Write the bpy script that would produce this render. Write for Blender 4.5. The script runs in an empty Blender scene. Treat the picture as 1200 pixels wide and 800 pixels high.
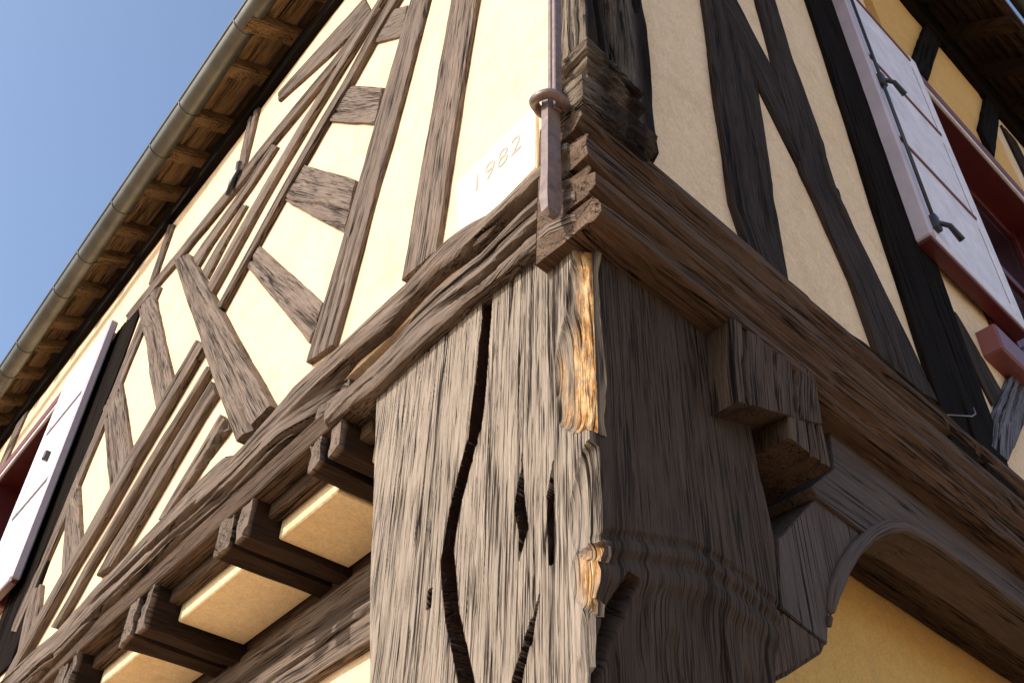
import bpy, bmesh, math
import numpy as np
from mathutils import Matrix, Vector

# ------------------------------------------------------------------ camera
SC = bpy.context.scene
F = 1250.0                                   # focal length in pixels of a 1200 px wide picture
CAM_Z = 1.60
SCALE = 0.8
_V = np.array([45., -1340., F])
def _hd(x):
    d = np.array([x, -(_V[0] * x + F * F) / _V[1], F]); return d / np.linalg.norm(d)
_a = _hd(-1362.); _X = _hd(1834.); _Z = _V / np.linalg.norm(_V); _Y = np.cross(_Z, _X)
M = np.stack([_X, _Y, _Z])                   # camera frame (right, down, forward) -> world
CAM = np.array([0, 0, CAM_Z])
AW = M @ _a                                  # direction along the sunny wall, away from the corner
XW = np.array([1., 0, 0])                    # direction along the shaded wall
ZW = np.array([0, 0, 1.])
def ray(px, py): return M @ np.array([px - 600., py - 400., F])
NR = np.array([0, -1., 0])
NL = np.cross(AW, ZW); NL /= np.linalg.norm(NL)
if NL @ ray(300, 300) > 0: NL = -NL
_r = ray(683, 270); C0 = CAM + _r * (1.45 * SCALE / _r[2])      # outer corner of the post, under the sills
GROUND = -C0[2]

cam_d = bpy.data.cameras.new('camera'); cam = bpy.data.objects.new('camera', cam_d)
SC.collection.objects.link(cam); SC.camera = cam
cam_d.sensor_width = 36.0; cam_d.lens = 36.0 * F / 1200.0; cam_d.clip_start = 0.02; cam_d.clip_end = 2000
_R = M @ np.array([1., 0, 0]); _U = M @ np.array([0, -1., 0]); _B = M @ np.array([0, 0, -1.])
mw = Matrix.Identity(4)
for i in range(3):
    mw[i][0] = _R[i]; mw[i][1] = _U[i]; mw[i][2] = _B[i]; mw[i][3] = CAM[i]
cam.matrix_world = mw

# ------------------------------------------------------------------ sky, sun, exposure
SUN_DIR = NL * 1.0 + AW * 0.20 + ZW * 0.70; SUN_DIR = SUN_DIR / np.linalg.norm(SUN_DIR)   # towards the sun
elev = math.asin(SUN_DIR[2]); az = math.atan2(SUN_DIR[0], SUN_DIR[1])
world = bpy.data.worlds.new('World'); SC.world = world; world.use_nodes = True
wn = world.node_tree.nodes; wl = world.node_tree.links
sky = wn.new('ShaderNodeTexSky'); sky.sky_type = 'NISHITA'; sky.sun_disc = False
sky.sun_elevation = elev; sky.sun_rotation = az; sky.air_density = 1.0; sky.dust_density = 2.0; sky.ozone_density = 1.3
bg = wn['Background']; bg.inputs['Strength'].default_value = 0.15
wl.new(sky.outputs[0], bg.inputs[0])
sl = bpy.data.lights.new('sun', 'SUN'); sl.energy = 2.6; sl.angle = math.radians(0.5); sl.color = (1.0, 0.905, 0.81)
so = bpy.data.objects.new('sun', sl); SC.collection.objects.link(so)
so.rotation_euler = Vector(-SUN_DIR).to_track_quat('-Z', 'Y').to_euler(); so.location = (-6, 2, 9)
SC.view_settings.view_transform = 'Standard'; SC.view_settings.look = 'None'
SC.view_settings.gamma = 1.0; SC.view_settings.use_curve_mapping = False
SC.view_settings.exposure = 0.77

# ------------------------------------------------------------------ materials
def new_mat(name):
    m = bpy.data.materials.new(name); m.use_nodes = True
    nt = m.node_tree; return m, nt, nt.nodes['Principled BSDF']
def N(nt, t, **kw):
    n = nt.nodes.new(t)
    for k, v in kw.items(): setattr(n, k, v)
    return n
def ramp(nt, src, stops):
    r = N(nt, 'ShaderNodeValToRGB'); nt.links.new(src, r.inputs[0]); e = r.color_ramp.elements
    while len(e) < len(stops): e.new(0.5)
    for k, (p, c) in enumerate(stops):
        e[k].position = p; e[k].color = (c, c, c, 1) if np.isscalar(c) else (*c, 1)
    return r
def noise(nt, vec, scale, detail=4, rough=0.6, dist=0.0):
    n = N(nt, 'ShaderNodeTexNoise'); n.inputs['Scale'].default_value = scale
    n.inputs['Detail'].default_value = detail; n.inputs['Roughness'].default_value = rough
    n.inputs['Distortion'].default_value = dist; nt.links.new(vec, n.inputs['Vector']); return n
def mapping(nt, vec, sc):
    m = N(nt, 'ShaderNodeMapping'); nt.links.new(vec, m.inputs[0]); m.inputs['Scale'].default_value = sc; return m.outputs[0]
def mix(nt, fac, a, b, mode='MIX'):
    m = N(nt, 'ShaderNodeMix', data_type='RGBA', blend_type=mode)
    for s, v in ((0, fac), (6, a), (7, b)):
        if isinstance(v, (int, float)): m.inputs[s].default_value = v
        elif isinstance(v, tuple): m.inputs[s].default_value = (*v, 1)
        else: nt.links.new(v, m.inputs[s])
    return m.outputs[2]
def math_n(nt, op, a, b=None):
    m = N(nt, 'ShaderNodeMath', operation=op)
    for s, v in ((0, a), (1, b)):
        if v is None: continue
        if isinstance(v, (int, float)): m.inputs[s].default_value = v
        else: nt.links.new(v, m.inputs[s])
    return m.outputs[0]

def wood_mat(name, light, dark, crack, bump=0.9, rough=0.85, spec=0.12, crack_amt=0.445, fresh=False, sc=1.0, stain_shade=(0.24, 0.185, 0.145)):
    m, nt, b = new_mat(name)
    at = N(nt, 'ShaderNodeAttribute', attribute_name='grain'); v0 = at.outputs['Vector']
    warp = noise(nt, mapping(nt, v0, (2.5, 9, 9)), 1.0, 2, 0.5)
    sub = N(nt, 'ShaderNodeVectorMath', operation='MULTIPLY_ADD'); nt.links.new(warp.outputs['Color'], sub.inputs[0])
    sub.inputs[1].default_value = (0, 0.009, 0.009); nt.links.new(v0, sub.inputs[2]); vec = sub.outputs[0]
    fib = noise(nt, mapping(nt, vec, (11 * sc, 340 * sc, 340 * sc)), 1.0, 5, 0.65)
    fine = noise(nt, mapping(nt, vec, (60 * sc, 800 * sc, 800 * sc)), 1.0, 3, 0.6)
    blot = noise(nt, mapping(nt, v0, (4, 14, 14)), 1.0, 5, 0.65)
    crk = noise(nt, mapping(nt, vec, (9 * sc, 380 * sc, 380 * sc)), 1.0, 3, 0.55)
    col = ramp(nt, fib.outputs['Fac'], [(0.26, dark), (0.68, light)]).outputs[0]
    col = mix(nt, 0.5, col, ramp(nt, blot.outputs['Fac'], [(0.3, 0.6), (0.7, 1.2)]).outputs[0], 'MULTIPLY')
    col = mix(nt, 0.4, col, ramp(nt, fine.outputs['Fac'], [(0.3, 0.6), (0.65, 1.15)]).outputs[0], 'MULTIPLY')
    oi = N(nt, 'ShaderNodeObjectInfo')
    col = mix(nt, 0.35, col, ramp(nt, oi.outputs['Random'], [(0, (0.72, 0.70, 0.68)), (1, (1.25, 1.2, 1.15))]).outputs[0], 'MULTIPLY')
    if fresh:
        fa = N(nt, 'ShaderNodeAttribute', attribute_name='fresh')
        fr = noise(nt, mapping(nt, v0, (25, 90, 90)), 1.0, 4, 0.7)
        fm = math_n(nt, 'MULTIPLY', fa.outputs['Fac'], ramp(nt, fr.outputs['Fac'], [(0.34, 0.15), (0.5, 1.0)]).outputs[0])
        fc = ramp(nt, noise(nt, mapping(nt, v0, (30, 130, 130)), 1.0, 4, 0.7).outputs['Fac'], [(0.32, (0.13, 0.06, 0.025)), (0.48, (0.42, 0.22, 0.075)), (0.68, (0.72, 0.52, 0.28))]).outputs[0]
        col = mix(nt, fm, col, fc)
    sa = N(nt, 'ShaderNodeAttribute', attribute_name='stain_shade')  # mask for darker wood and for shade painted on sides and undersides
    col = mix(nt, sa.outputs['Fac'], col, mix(nt, 1.0, col, stain_shade, 'MULTIPLY'))
    dens = noise(nt, mapping(nt, v0, (3.5, 22, 22)), 1.0, 3, 0.6)
    cf = math_n(nt, 'ADD', crk.outputs['Fac'], math_n(nt, 'MULTIPLY', math_n(nt, 'SUBTRACT', dens.outputs['Fac'], 0.5), 0.36))
    c1 = ramp(nt, cf, [(crack_amt - 0.12, 1.0), (crack_amt - 0.01, 0.0)])
    lng = noise(nt, mapping(nt, vec, (1.1 * sc, 75 * sc, 75 * sc)), 1.0, 2, 0.5)
    la = math_n(nt, 'ABSOLUTE', math_n(nt, 'SUBTRACT', lng.outputs['Fac'], 0.5))
    lm = ramp(nt, la, [(0.008, 1.0), (0.022, 0.0)]); lk = ramp(nt, dens.outputs['Fac'], [(0.46, 1.0), (0.60, 0.0)])
    lf = math_n(nt, 'MULTIPLY', lm.outputs[0], lk.outputs[0])
    cmv = math_n(nt, 'MAXIMUM', c1.outputs[0], lf)
    col = mix(nt, cmv, col, crack)
    nt.links.new(col, b.inputs['Base Color'])
    b.inputs['Roughness'].default_value = rough; b.inputs['Specular IOR Level'].default_value = spec
    h = math_n(nt, 'ADD', math_n(nt, 'MULTIPLY', fib.outputs['Fac'], 0.7), math_n(nt, 'MULTIPLY', fine.outputs['Fac'], 0.35))
    h = math_n(nt, 'SUBTRACT', h, math_n(nt, 'MULTIPLY', cmv, 0.9))
    bp = N(nt, 'ShaderNodeBump'); bp.inputs['Strength'].default_value = bump; bp.inputs['Distance'].default_value = 0.003
    nt.links.new(h, bp.inputs['Height']); nt.links.new(bp.outputs[0], b.inputs['Normal'])
    return m
W_GREY = wood_mat('weathered_oak', (0.262, 0.205, 0.163), (0.125, 0.092, 0.07), (0.02, 0.014, 0.01), stain_shade=(0.17, 0.125, 0.095))
W_POST = wood_mat('corner_post_oak', (0.37, 0.315, 0.255), (0.205, 0.163, 0.125), (0.02, 0.014, 0.01), fresh=True, stain_shade=(0.095, 0.044, 0.022), crack_amt=0.45)
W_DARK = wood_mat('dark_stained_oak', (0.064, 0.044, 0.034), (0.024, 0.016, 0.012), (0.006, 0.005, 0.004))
W_BLACK = wood_mat('black_tarred_oak', (0.020, 0.015, 0.012), (0.008, 0.006, 0.005), (0.003, 0.003, 0.003), crack_amt=0.36, spec=0.02)
W_BROWN = wood_mat('brown_oak', (0.15, 0.10, 0.068), (0.055, 0.034, 0.022), (0.008, 0.006, 0.004))
W_SILL = wood_mat('moulded_oak', (0.33, 0.255, 0.195), (0.14, 0.10, 0.072), (0.008, 0.006, 0.005), crack_amt=0.42, stain_shade=(0.47, 0.38, 0.32))
W_PLANED = wood_mat('planed_oak', (0.14, 0.107, 0.092), (0.078, 0.057, 0.048), (0.010, 0.008, 0.006), bump=0.35, crack_amt=0.34)
W_BLUE = wood_mat('sky_tinted_oak', (0.20, 0.19, 0.21), (0.08, 0.075, 0.085), (0.01, 0.009, 0.009))  # blue-grey is skylight painted into the wood colour
W_EAVE = wood_mat('eave_oak', (0.40, 0.265, 0.13), (0.17, 0.10, 0.045), (0.015, 0.009, 0.005))
W_EAVED = wood_mat('eave_dark_shaded_oak', (0.12, 0.075, 0.04), (0.035, 0.022, 0.013), (0.006, 0.004, 0.003))  # dark rafters and battens; on eave boards it is painted shade
W_ROT = wood_mat('rotten_oak', (0.40, 0.33, 0.25), (0.12, 0.085, 0.06), (0.010, 0.008, 0.006), bump=1.0, crack_amt=0.44, stain_shade=(0.085, 0.06, 0.05))

def plaster_mat(name, c1, c2, bump=0.35, stain_shade=(0.58, 0.40, 0.19)):
    m, nt, b = new_mat(name)
    tc = N(nt, 'ShaderNodeTexCoord'); v = tc.outputs['Object']
    n1 = noise(nt, v, 2.2, 5, 0.6); n2 = noise(nt, v, 170, 3, 0.6); n3 = noise(nt, v, 11, 7, 0.72)
    n4 = noise(nt, mapping(nt, v, (9, 9, 1.6)), 1.0, 6, 0.7); n5 = noise(nt, v, 42, 4, 0.7)
    col = ramp(nt, n1.outputs['Fac'], [(0.3, c2), (0.65, c1)]).outputs[0]
    col = mix(nt, ramp(nt, n3.outputs['Fac'], [(0.52, 0.0), (0.78, 0.5)]).outputs[0], col, stain_shade)
    col = mix(nt, ramp(nt, n4.outputs['Fac'], [(0.54, 0.0), (0.75, 0.35)]).outputs[0], col, stain_shade)
    col = mix(nt, 0.5, col, ramp(nt, n5.outputs['Fac'], [(0.3, 0.82), (0.65, 1.07)]).outputs[0], 'MULTIPLY')
    col = mix(nt, 0.45, col, ramp(nt, n2.outputs['Fac'], [(0.3, 0.7), (0.62, 1.1)]).outputs[0], 'MULTIPLY')
    nt.links.new(col, b.inputs['Base Color']); b.inputs['Roughness'].default_value = 0.95
    b.inputs['Specular IOR Level'].default_value = 0.1
    h = math_n(nt, 'ADD', math_n(nt, 'ADD', n2.outputs['Fac'], math_n(nt, 'MULTIPLY', n5.outputs['Fac'], 1.4)), math_n(nt, 'MULTIPLY', n3.outputs['Fac'], 2.5))
    bp = N(nt, 'ShaderNodeBump'); bp.inputs['Strength'].default_value = bump; bp.inputs['Distance'].default_value = 0.004
    nt.links.new(h, bp.inputs['Height']); nt.links.new(bp.outputs[0], b.inputs['Normal'])
    return m
P_WALL = plaster_mat('cream_limewash', (0.86, 0.65, 0.43), (0.80, 0.585, 0.37))
P_OCHRE = plaster_mat('ochre_limewash', (0.80, 0.50, 0.17), (0.72, 0.44, 0.14))
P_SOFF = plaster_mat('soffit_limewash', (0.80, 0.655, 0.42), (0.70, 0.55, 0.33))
P_BOUNCE = plaster_mat('bounce_tinted_limewash', (0.78, 0.47, 0.17), (0.70, 0.40, 0.13))  # orange is warm bounce light put into the plaster colour

def paint_mat(name, col, rough=0.45, var=0.12, sc=9.0):
    m, nt, b = new_mat(name)
    tc = N(nt, 'ShaderNodeTexCoord'); n = noise(nt, tc.outputs['Object'], sc, 6, 0.7)
    c = mix(nt, 1.0, (*col,), ramp(nt, n.outputs['Fac'], [(0.3, 1 - var), (0.7, 1 + var)]).outputs[0], 'MULTIPLY')
    nt.links.new(c, b.inputs['Base Color']); b.inputs['Roughness'].default_value = rough
    n2 = noise(nt, tc.outputs['Object'], sc * 12, 3, 0.6)
    bp = N(nt, 'ShaderNodeBump'); bp.inputs['Strength'].default_value = 0.15; bp.inputs['Distance'].default_value = 0.002
    nt.links.new(n2.outputs['Fac'], bp.inputs['Height']); nt.links.new(bp.outputs[0], b.inputs['Normal'])
    return m
M_WHITE = paint_mat('white_paint', (0.74, 0.69, 0.725), 0.55, 0.16, 14)
M_LAV = paint_mat('white_edge_shade', (0.50, 0.43, 0.48))  # shade on the white edge painted in as darker lavender
M_RED = paint_mat('dark_red_paint', (0.085, 0.010, 0.009), 0.4)
M_REDL = paint_mat('red_brown_paint', (0.17, 0.05, 0.045), 0.4)
M_LINE = paint_mat('grey_joint', (0.24, 0.22, 0.24), 0.6)
M_IRON = paint_mat('black_iron', (0.02, 0.021, 0.026), 0.4)
M_ROD = paint_mat('brown_painted_iron', (0.17, 0.115, 0.095), 0.42, 0.5, 60)
M_ZINC = paint_mat('weathered_zinc', (0.13, 0.132, 0.115), 0.40, 0.3, 6); M_ZINC.node_tree.nodes['Principled BSDF'].inputs['Metallic'].default_value = 0.55
M_TILE = paint_mat('roof_tile', (0.22, 0.11, 0.07), 0.9, 0.3, 14)
M_PLAQ = paint_mat('white_plaque', (0.86, 0.72, 0.52), 0.9, 0.05)
M_INK = paint_mat('grey_lettering', (0.40, 0.36, 0.31), 0.9, 0.1)
M_GLASS = paint_mat('dark_window_glass', (0.01, 0.01, 0.012), 0.06, 0.0)
M_DARKROOM = paint_mat('dark_room', (0.03, 0.022, 0.02), 0.9)
M_WIRE = paint_mat('grey_wire', (0.17, 0.17, 0.16), 0.5)

# ------------------------------------------------------------------ noise for geometry
def _hash(ix, iy, seed):
    h = (ix.astype(np.int64) * 374761393 + iy.astype(np.int64) * 668265263 + seed * 1442695041) & 0x7fffffff
    h = ((h ^ (h >> 13)) * 1274126177) & 0x7fffffff
    return ((h ^ (h >> 16)) & 0xffff) / 65535.0
def vn(x, y, seed=0):
    x = np.asarray(x, float); y = np.asarray(y, float) + 0 * x; x = x + 0 * y
    ix = np.floor(x); iy = np.floor(y); fx = x - ix; fy = y - iy
    fx = fx * fx * (3 - 2 * fx); fy = fy * fy * (3 - 2 * fy)
    a = _hash(ix, iy, seed); b = _hash(ix + 1, iy, seed); c = _hash(ix, iy + 1, seed); d = _hash(ix + 1, iy + 1, seed)
    return (a * (1 - fx) + b * fx) * (1 - fy) + (c * (1 - fx) + d * fx) * fy
def fbm(x, y, seed=0, o=3):
    s = 0; a = 1; t = 0
    for k in range(o):
        s = s + a * vn(x * 2 ** k, y * 2 ** k, seed + k * 17); t += a; a *= .5
    return s / t

# ------------------------------------------------------------------ planes
class Plane:
    def __init__(s, d, n): s.d = d; s.n = n
    def w(s, u, o, z):                                           # wall coordinates -> world
        u = np.asarray(u, float); o = np.asarray(o, float); z = np.asarray(z, float)
        return C0 + u[..., None] * s.d + o[..., None] * s.n + z[..., None] * ZW
    def px(s, p, o=0.0):                                         # photo pixel lying on this wall -> (along, height)
        r = ray(*p); t = ((C0 - CAM) @ s.n + o) / (r @ s.n); q = CAM + r * t - C0
        A = np.array([s.d[:2], s.n[:2]]).T; k = np.linalg.solve(A, q[:2]); return np.array([k[0], q[2]])
    def pz(s, p, z):
        r = ray(*p); q = CAM + r * ((C0[2] + z - CAM_Z) / r[2]) - C0
        A = np.array([s.d[:2], s.n[:2]]).T; return np.linalg.solve(A, q[:2])
PL = Plane(AW, NL); PR = Plane(XW, NR)

# ------------------------------------------------------------------ objects
COL = SC.collection
def tag(o, label=None, cat=None, group=None, kind=None):
    for k, v in (('label', label), ('category', cat), ('group', group), ('kind', kind)):
        if v: o[k] = v
    return o
def link(name, me, mat, parent=None, smooth=False):
    if mat is not None and not me.materials: me.materials.append(mat)
    if smooth: me.polygons.foreach_set('use_smooth', [True] * len(me.polygons))
    o = bpy.data.objects.new(name, me); COL.objects.link(o)
    if parent is not None: o.parent = parent
    return o
def mesh(name, V, Fc, grain=None, fresh=None, stain_shade=None):
    me = bpy.data.meshes.new(name); me.from_pydata([tuple(v) for v in V], [], Fc)
    if grain is not None:
        a = me.attributes.new('grain', 'FLOAT_VECTOR', 'POINT'); a.data.foreach_set('vector', np.asarray(grain, np.float32).ravel())
    if fresh is not None:
        a = me.attributes.new('fresh', 'FLOAT', 'POINT'); a.data.foreach_set('value', np.asarray(fresh, np.float32).ravel())
    if stain_shade is not None:
        a = me.attributes.new('stain_shade', 'FLOAT', 'POINT'); a.data.foreach_set('value', np.asarray(stain_shade, np.float32).ravel())
    bm = bmesh.new(); bm.from_mesh(me); bmesh.ops.recalc_face_normals(bm, faces=bm.faces); bm.to_mesh(me); bm.free()
    return me
def resample(P, n):
    P = np.asarray(P, float); d = np.r_[0, np.cumsum(np.linalg.norm(np.diff(P, axis=0), axis=1))]
    t = np.linspace(0, d[-1], n); return np.stack([np.interp(t, d, P[:, k]) for k in range(P.shape[1])], 1)
def extend(P, e0, e1):
    P = [np.asarray(p, float) for p in P]
    if e0: d = P[0] - P[1]; P.insert(0, P[0] + d / np.linalg.norm(d) * e0)
    if e1: d = P[-1] - P[-2]; P.append(P[-1] + d / np.linalg.norm(d) * e1)
    return P
_seed = [1]
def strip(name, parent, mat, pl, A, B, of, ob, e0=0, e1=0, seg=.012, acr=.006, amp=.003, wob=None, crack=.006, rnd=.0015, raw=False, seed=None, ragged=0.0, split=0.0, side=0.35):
    """a timber as a ruled strip between its two traced edges, front at offset of, back at ob, with worn grain relief"""
    _seed[0] += 7; sd = seed or _seed[0]
    if not raw: A = [pl.px(p, of) for p in A]; B = [pl.px(p, of) for p in B]
    A = extend(A, e0, e1); B = extend(B, e0, e1)
    L = max(np.linalg.norm(np.diff(np.array(A), axis=0), axis=1).sum(), 0.02)
    n = max(4, int(L / seg)); Ar = resample(A, n); Br = resample(B, n)
    w = np.linalg.norm(Br - Ar, axis=1); m = max(4, int(np.median(w) / acr))
    t = np.linspace(0, 1, m)
    cen = (Ar + Br) / 2; u = np.r_[0, np.cumsum(np.linalg.norm(np.diff(cen, axis=0), axis=1))]
    if wob is None: wob = min(.004, float(np.median(w)) * .035)
    dirn = (Br - Ar) / np.maximum(w, 1e-6)[:, None]
    Ar = Ar + dirn * ((fbm(u * 9, u * 0 + 3.3, sd, 4) - .5) * 2 * wob)[:, None]
    Br = Br + dirn * ((fbm(u * 9, u * 0 + 7.7, sd + 5, 4) - .5) * 2 * wob)[:, None]
    w = np.linalg.norm(Br - Ar, axis=1)
    P = Ar[:, None] * (1 - t)[None, :, None] + Br[:, None] * t[None, :, None]
    U = np.repeat(u[:, None], m, 1); Vv = w[:, None] * t[None]
    if ragged:
        along = np.diff(cen[:2], axis=0)[0]; along /= np.linalg.norm(along)
        P[0] -= along * (vn(Vv[0] * 90, 0 * Vv[0], sd) * ragged)[:, None]; P[-1] += along * (vn(Vv[-1] * 90, 0 * Vv[-1] + 4, sd) * ragged)[:, None]
    off = of - amp * fbm(U * 3, Vv * 45, sd, 3); fst = np.zeros_like(U)
    wv = Vv + .012 * (vn(U * 4, Vv * 6, sd + 3) - .5)
    cr = vn(U * 1.6, wv * 70, sd + 11); ck = np.clip((.26 - cr) / .12, 0, 1); off = off - crack * ck; fst = np.maximum(fst, .5 * ck)
    if split:
        sk = np.clip((.40 - vn(U * 1.3 + 9, (wv + .03 * (vn(U * 1.5, U * 0, sd + 31) - .5)) * 32, sd + 21)) / .10, 0, 1) * np.clip(vn(U * 3.1, Vv * 8, sd + 41) * 3 - .7, 0, 1)
        off = off - split * sk; fst = np.maximum(fst, sk)
    ed = np.minimum(Vv, w[:, None] - Vv); off = off - rnd * np.clip(1 - ed / .009, 0, 1) ** 1.5
    le = np.minimum(U, u[-1] - U); off = off - rnd * .4 * np.clip(1 - le / .006, 0, 1) ** 1.5
    V = pl.w(P[..., 0], off, P[..., 1]).reshape(-1, 3)
    go = sd * 3.17; G = np.stack([U + go, Vv + go * .7, np.zeros_like(U)], -1).reshape(-1, 3)
    idx = np.arange(n * m).reshape(n, m)
    Fc = [tuple(x) for x in np.stack([idx[:-1, :-1], idx[1:, :-1], idx[1:, 1:], idx[:-1, 1:]], -1).reshape(-1, 4)]
    loop = np.r_[idx[:, 0], idx[-1, 1:], idx[-2::-1, -1], idx[0, -2:0:-1]]
    P2 = P.reshape(-1, 2)[loop]
    base = len(V); Vs = [V]; Gs = [G]
    offf = off.reshape(-1)[loop]
    for k in (1, 2):
        o_k = offf + (ob - offf) * k / 2.0
        Vs.append(pl.w(P2[:, 0], o_k, P2[:, 1])); g = G[loop].copy(); g[:, 1] += (offf - o_k) * .5; g[:, 2] += offf - o_k; Gs.append(g)
    l = len(loop); rows = [loop, np.arange(base, base + l), np.arange(base + l, base + 2 * l)]
    for k in range(2):
        a, b = rows[k], rows[k + 1]; a2 = np.roll(a, -1); b2 = np.roll(b, -1)
        Fc += [tuple(x) for x in np.stack([a, b, b2, a2], -1)]
    Fc.append(tuple(rows[2]))
    st = np.r_[fst.ravel(), np.full(2 * l, side)]  # side and underside faces darkened, shade painted into the colour
    return link(name, mesh(name, np.vstack(Vs), Fc, np.vstack(Gs), stain_shade=st), mat, parent)

def box(name, parent, mat, pl, u0, u1, o0, o1, z0, z1, axis='u', bev=.002, seed=None):
    """box in wall coordinates, lightly bevelled; grain runs along axis"""
    bm = bmesh.new()
    vs = [bm.verts.new(tuple(pl.w(u, o, z))) for u in (u0, u1) for o in (o0, o1) for z in (z0, z1)]
    for f in ((0, 1, 3, 2), (4, 6, 7, 5), (0, 4, 5, 1), (2, 3, 7, 6), (0, 2, 6, 4), (1, 5, 7, 3)): bm.faces.new([vs[i] for i in f])
    bmesh.ops.recalc_face_normals(bm, faces=bm.faces)
    if bev: bmesh.ops.bevel(bm, geom=list(bm.edges), offset=bev, segments=1, affect='EDGES')
    return fin(name, bm, mat, parent, pl, axis, seed)
def fin(name, bm, mat, parent, pl, axis='u', seed=None, smooth=False):
    _seed[0] += 7; sd = (seed or _seed[0]) * 3.17
    me = bpy.data.meshes.new(name); bm.to_mesh(me); bm.free()
    co = np.empty(len(me.vertices) * 3); me.vertices.foreach_get('co', co); q = co.reshape(-1, 3) - C0
    uo = np.linalg.solve(np.array([pl.d[:2], pl.n[:2]]).T, q[:, :2].T).T; u, o, z = uo[:, 0], uo[:, 1], q[:, 2]
    g = {'u': (u, z, o), 'z': (z, u, o), 'o': (o, u, z)}[axis]; g = np.stack(g, 1) + sd
    a = me.attributes.new('grain', 'FLOAT_VECTOR', 'POINT'); a.data.foreach_set('vector', g.astype(np.float32).ravel())
    return link(name, me, mat, parent, smooth)
def poly(name, parent, mat, pl, pts, of, ob, axis='u', bev=.0015, raw=False):
    """traced outline on a wall as a solid board with real thickness"""
    if not raw: pts = [pl.px(p, of) for p in pts]
    bm = bmesh.new(); f = [bm.verts.new(tuple(pl.w(p[0], of, p[1]))) for p in pts]; b = [bm.verts.new(tuple(pl.w(p[0], ob, p[1]))) for p in pts]
    ff = bm.faces.new(f); bm.faces.new(b[::-1]); n = len(pts)
    for i in range(n): bm.faces.new([f[i], b[i], b[(i + 1) % n], f[(i + 1) % n]])
    bmesh.ops.recalc_face_normals(bm, faces=bm.faces)
    if bev: bmesh.ops.bevel(bm, geom=list(ff.edges), offset=bev, segments=2, affect='EDGES')
    return fin(name, bm, mat, parent, pl, axis)
def tube(name, parent, mat, pts, r, seg=8, closed=False):
    pts = [np.asarray(p, float) for p in pts]; n = len(pts); V = []; Fc = []
    for i, p in enumerate(pts):
        a = pts[(i - 1) % n] if (i or closed) else p; b = pts[(i + 1) % n] if (i < n - 1 or closed) else p
        t = b - a; t /= np.linalg.norm(t); e = np.cross(t, ZW if abs(t[2]) < .9 else XW); e /= np.linalg.norm(e); f = np.cross(t, e)
        rr = r[i] if hasattr(r, '__len__') else r
        for k in range(seg):
            th = 2 * math.pi * k / seg; V.append(p + rr * (math.cos(th) * e + math.sin(th) * f))
    for i in range(n if closed else n - 1):
        for k in range(seg):
            j = (i + 1) % n; Fc.append((i * seg + k, i * seg + (k + 1) % seg, j * seg + (k + 1) % seg, j * seg + k))
    if not closed: Fc += [tuple(range(seg))[::-1], tuple((n - 1) * seg + k for k in range(seg))]
    ar = np.r_[0, np.cumsum([np.linalg.norm(b_ - a_) for a_, b_ in zip(pts, pts[1:])])]
    G = [(ar[i], .03 * math.sin(2 * math.pi * k / seg), .03 * math.cos(2 * math.pi * k / seg)) for i in range(n) for k in range(seg)]
    return link(name, mesh(name, V, Fc, np.array(G)), mat, parent, True)

# ------------------------------------------------------------------ ground
gm, nt, b = new_mat('street_paving')
tc = N(nt, 'ShaderNodeTexCoord'); n1 = noise(nt, tc.outputs['Object'], 0.8, 5); n2 = noise(nt, tc.outputs['Object'], 60, 3)
c = mix(nt, 0.5, ramp(nt, n1.outputs['Fac'], [(0.3, (0.30, 0.205, 0.125)), (0.7, (0.38, 0.27, 0.17))]).outputs[0], ramp(nt, n2.outputs['Fac'], [(0.3, 0.7), (0.7, 1.15)]).outputs[0], 'MULTIPLY')
nt.links.new(c, b.inputs['Base Color']); b.inputs['Roughness'].default_value = 0.9
me = mesh('pavement', [(-600, -600, 0), (600, -600, 0), (600, 600, 0), (-600, 600, 0)], [(0, 1, 2, 3)])
tag(link('pavement', me, gm), 'pale sandy street paving below the timber house', 'pavement', kind='structure')

# ------------------------------------------------------------------ the house
house = bpy.data.objects.new('timber_house', None); COL.objects.link(house); house.location = (C0[0] + .5, C0[1] + .5, 0)
tag(house, 'half-timbered house corner with cream plaster, weathered oak frame and jettied upper floor', 'house')
bpy.context.view_layer.update()
_inv = house.matrix_world.inverted()
def H(o): o.parent = house; o.matrix_parent_inverse = _inv; return o

def wall_mesh(name, pl, rects, o, mat, thick=.22):
    """plaster wall of rectangles round its openings, slightly uneven"""
    V = []; Fc = []
    for (u0, u1, z0, z1) in rects:
        nu = max(2, int((u1 - u0) / .08)); nz = max(2, int((z1 - z0) / .08))
        U, Zz = np.meshgrid(np.linspace(u0, u1, nu), np.linspace(z0, z1, nz), indexing='ij')
        off = o + .008 * (fbm(U * 3, Zz * 3, 5) - .5)
        b0 = len(V); V += list(pl.w(U, off, Zz).reshape(-1, 3)); idx = b0 + np.arange(nu * nz).reshape(nu, nz)
        Fc += [tuple(x) for x in np.stack([idx[:-1, :-1], idx[1:, :-1], idx[1:, 1:], idx[:-1, 1:]], -1).reshape(-1, 4)]
        loop = np.r_[idx[:, 0], idx[-1, 1:], idx[-2::-1, -1], idx[0, -2:0:-1]]
        q = np.array([V[i] for i in loop]) - pl.n * thick; b1 = len(V); V += list(q); l = len(loop)
        Fc += [(loop[i], loop[(i + 1) % l], b1 + (i + 1) % l, b1 + i) for i in range(l)]; Fc.append(tuple(range(b1, b1 + l)))
    return H(link(name, mesh(name, V, Fc), mat))

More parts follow.
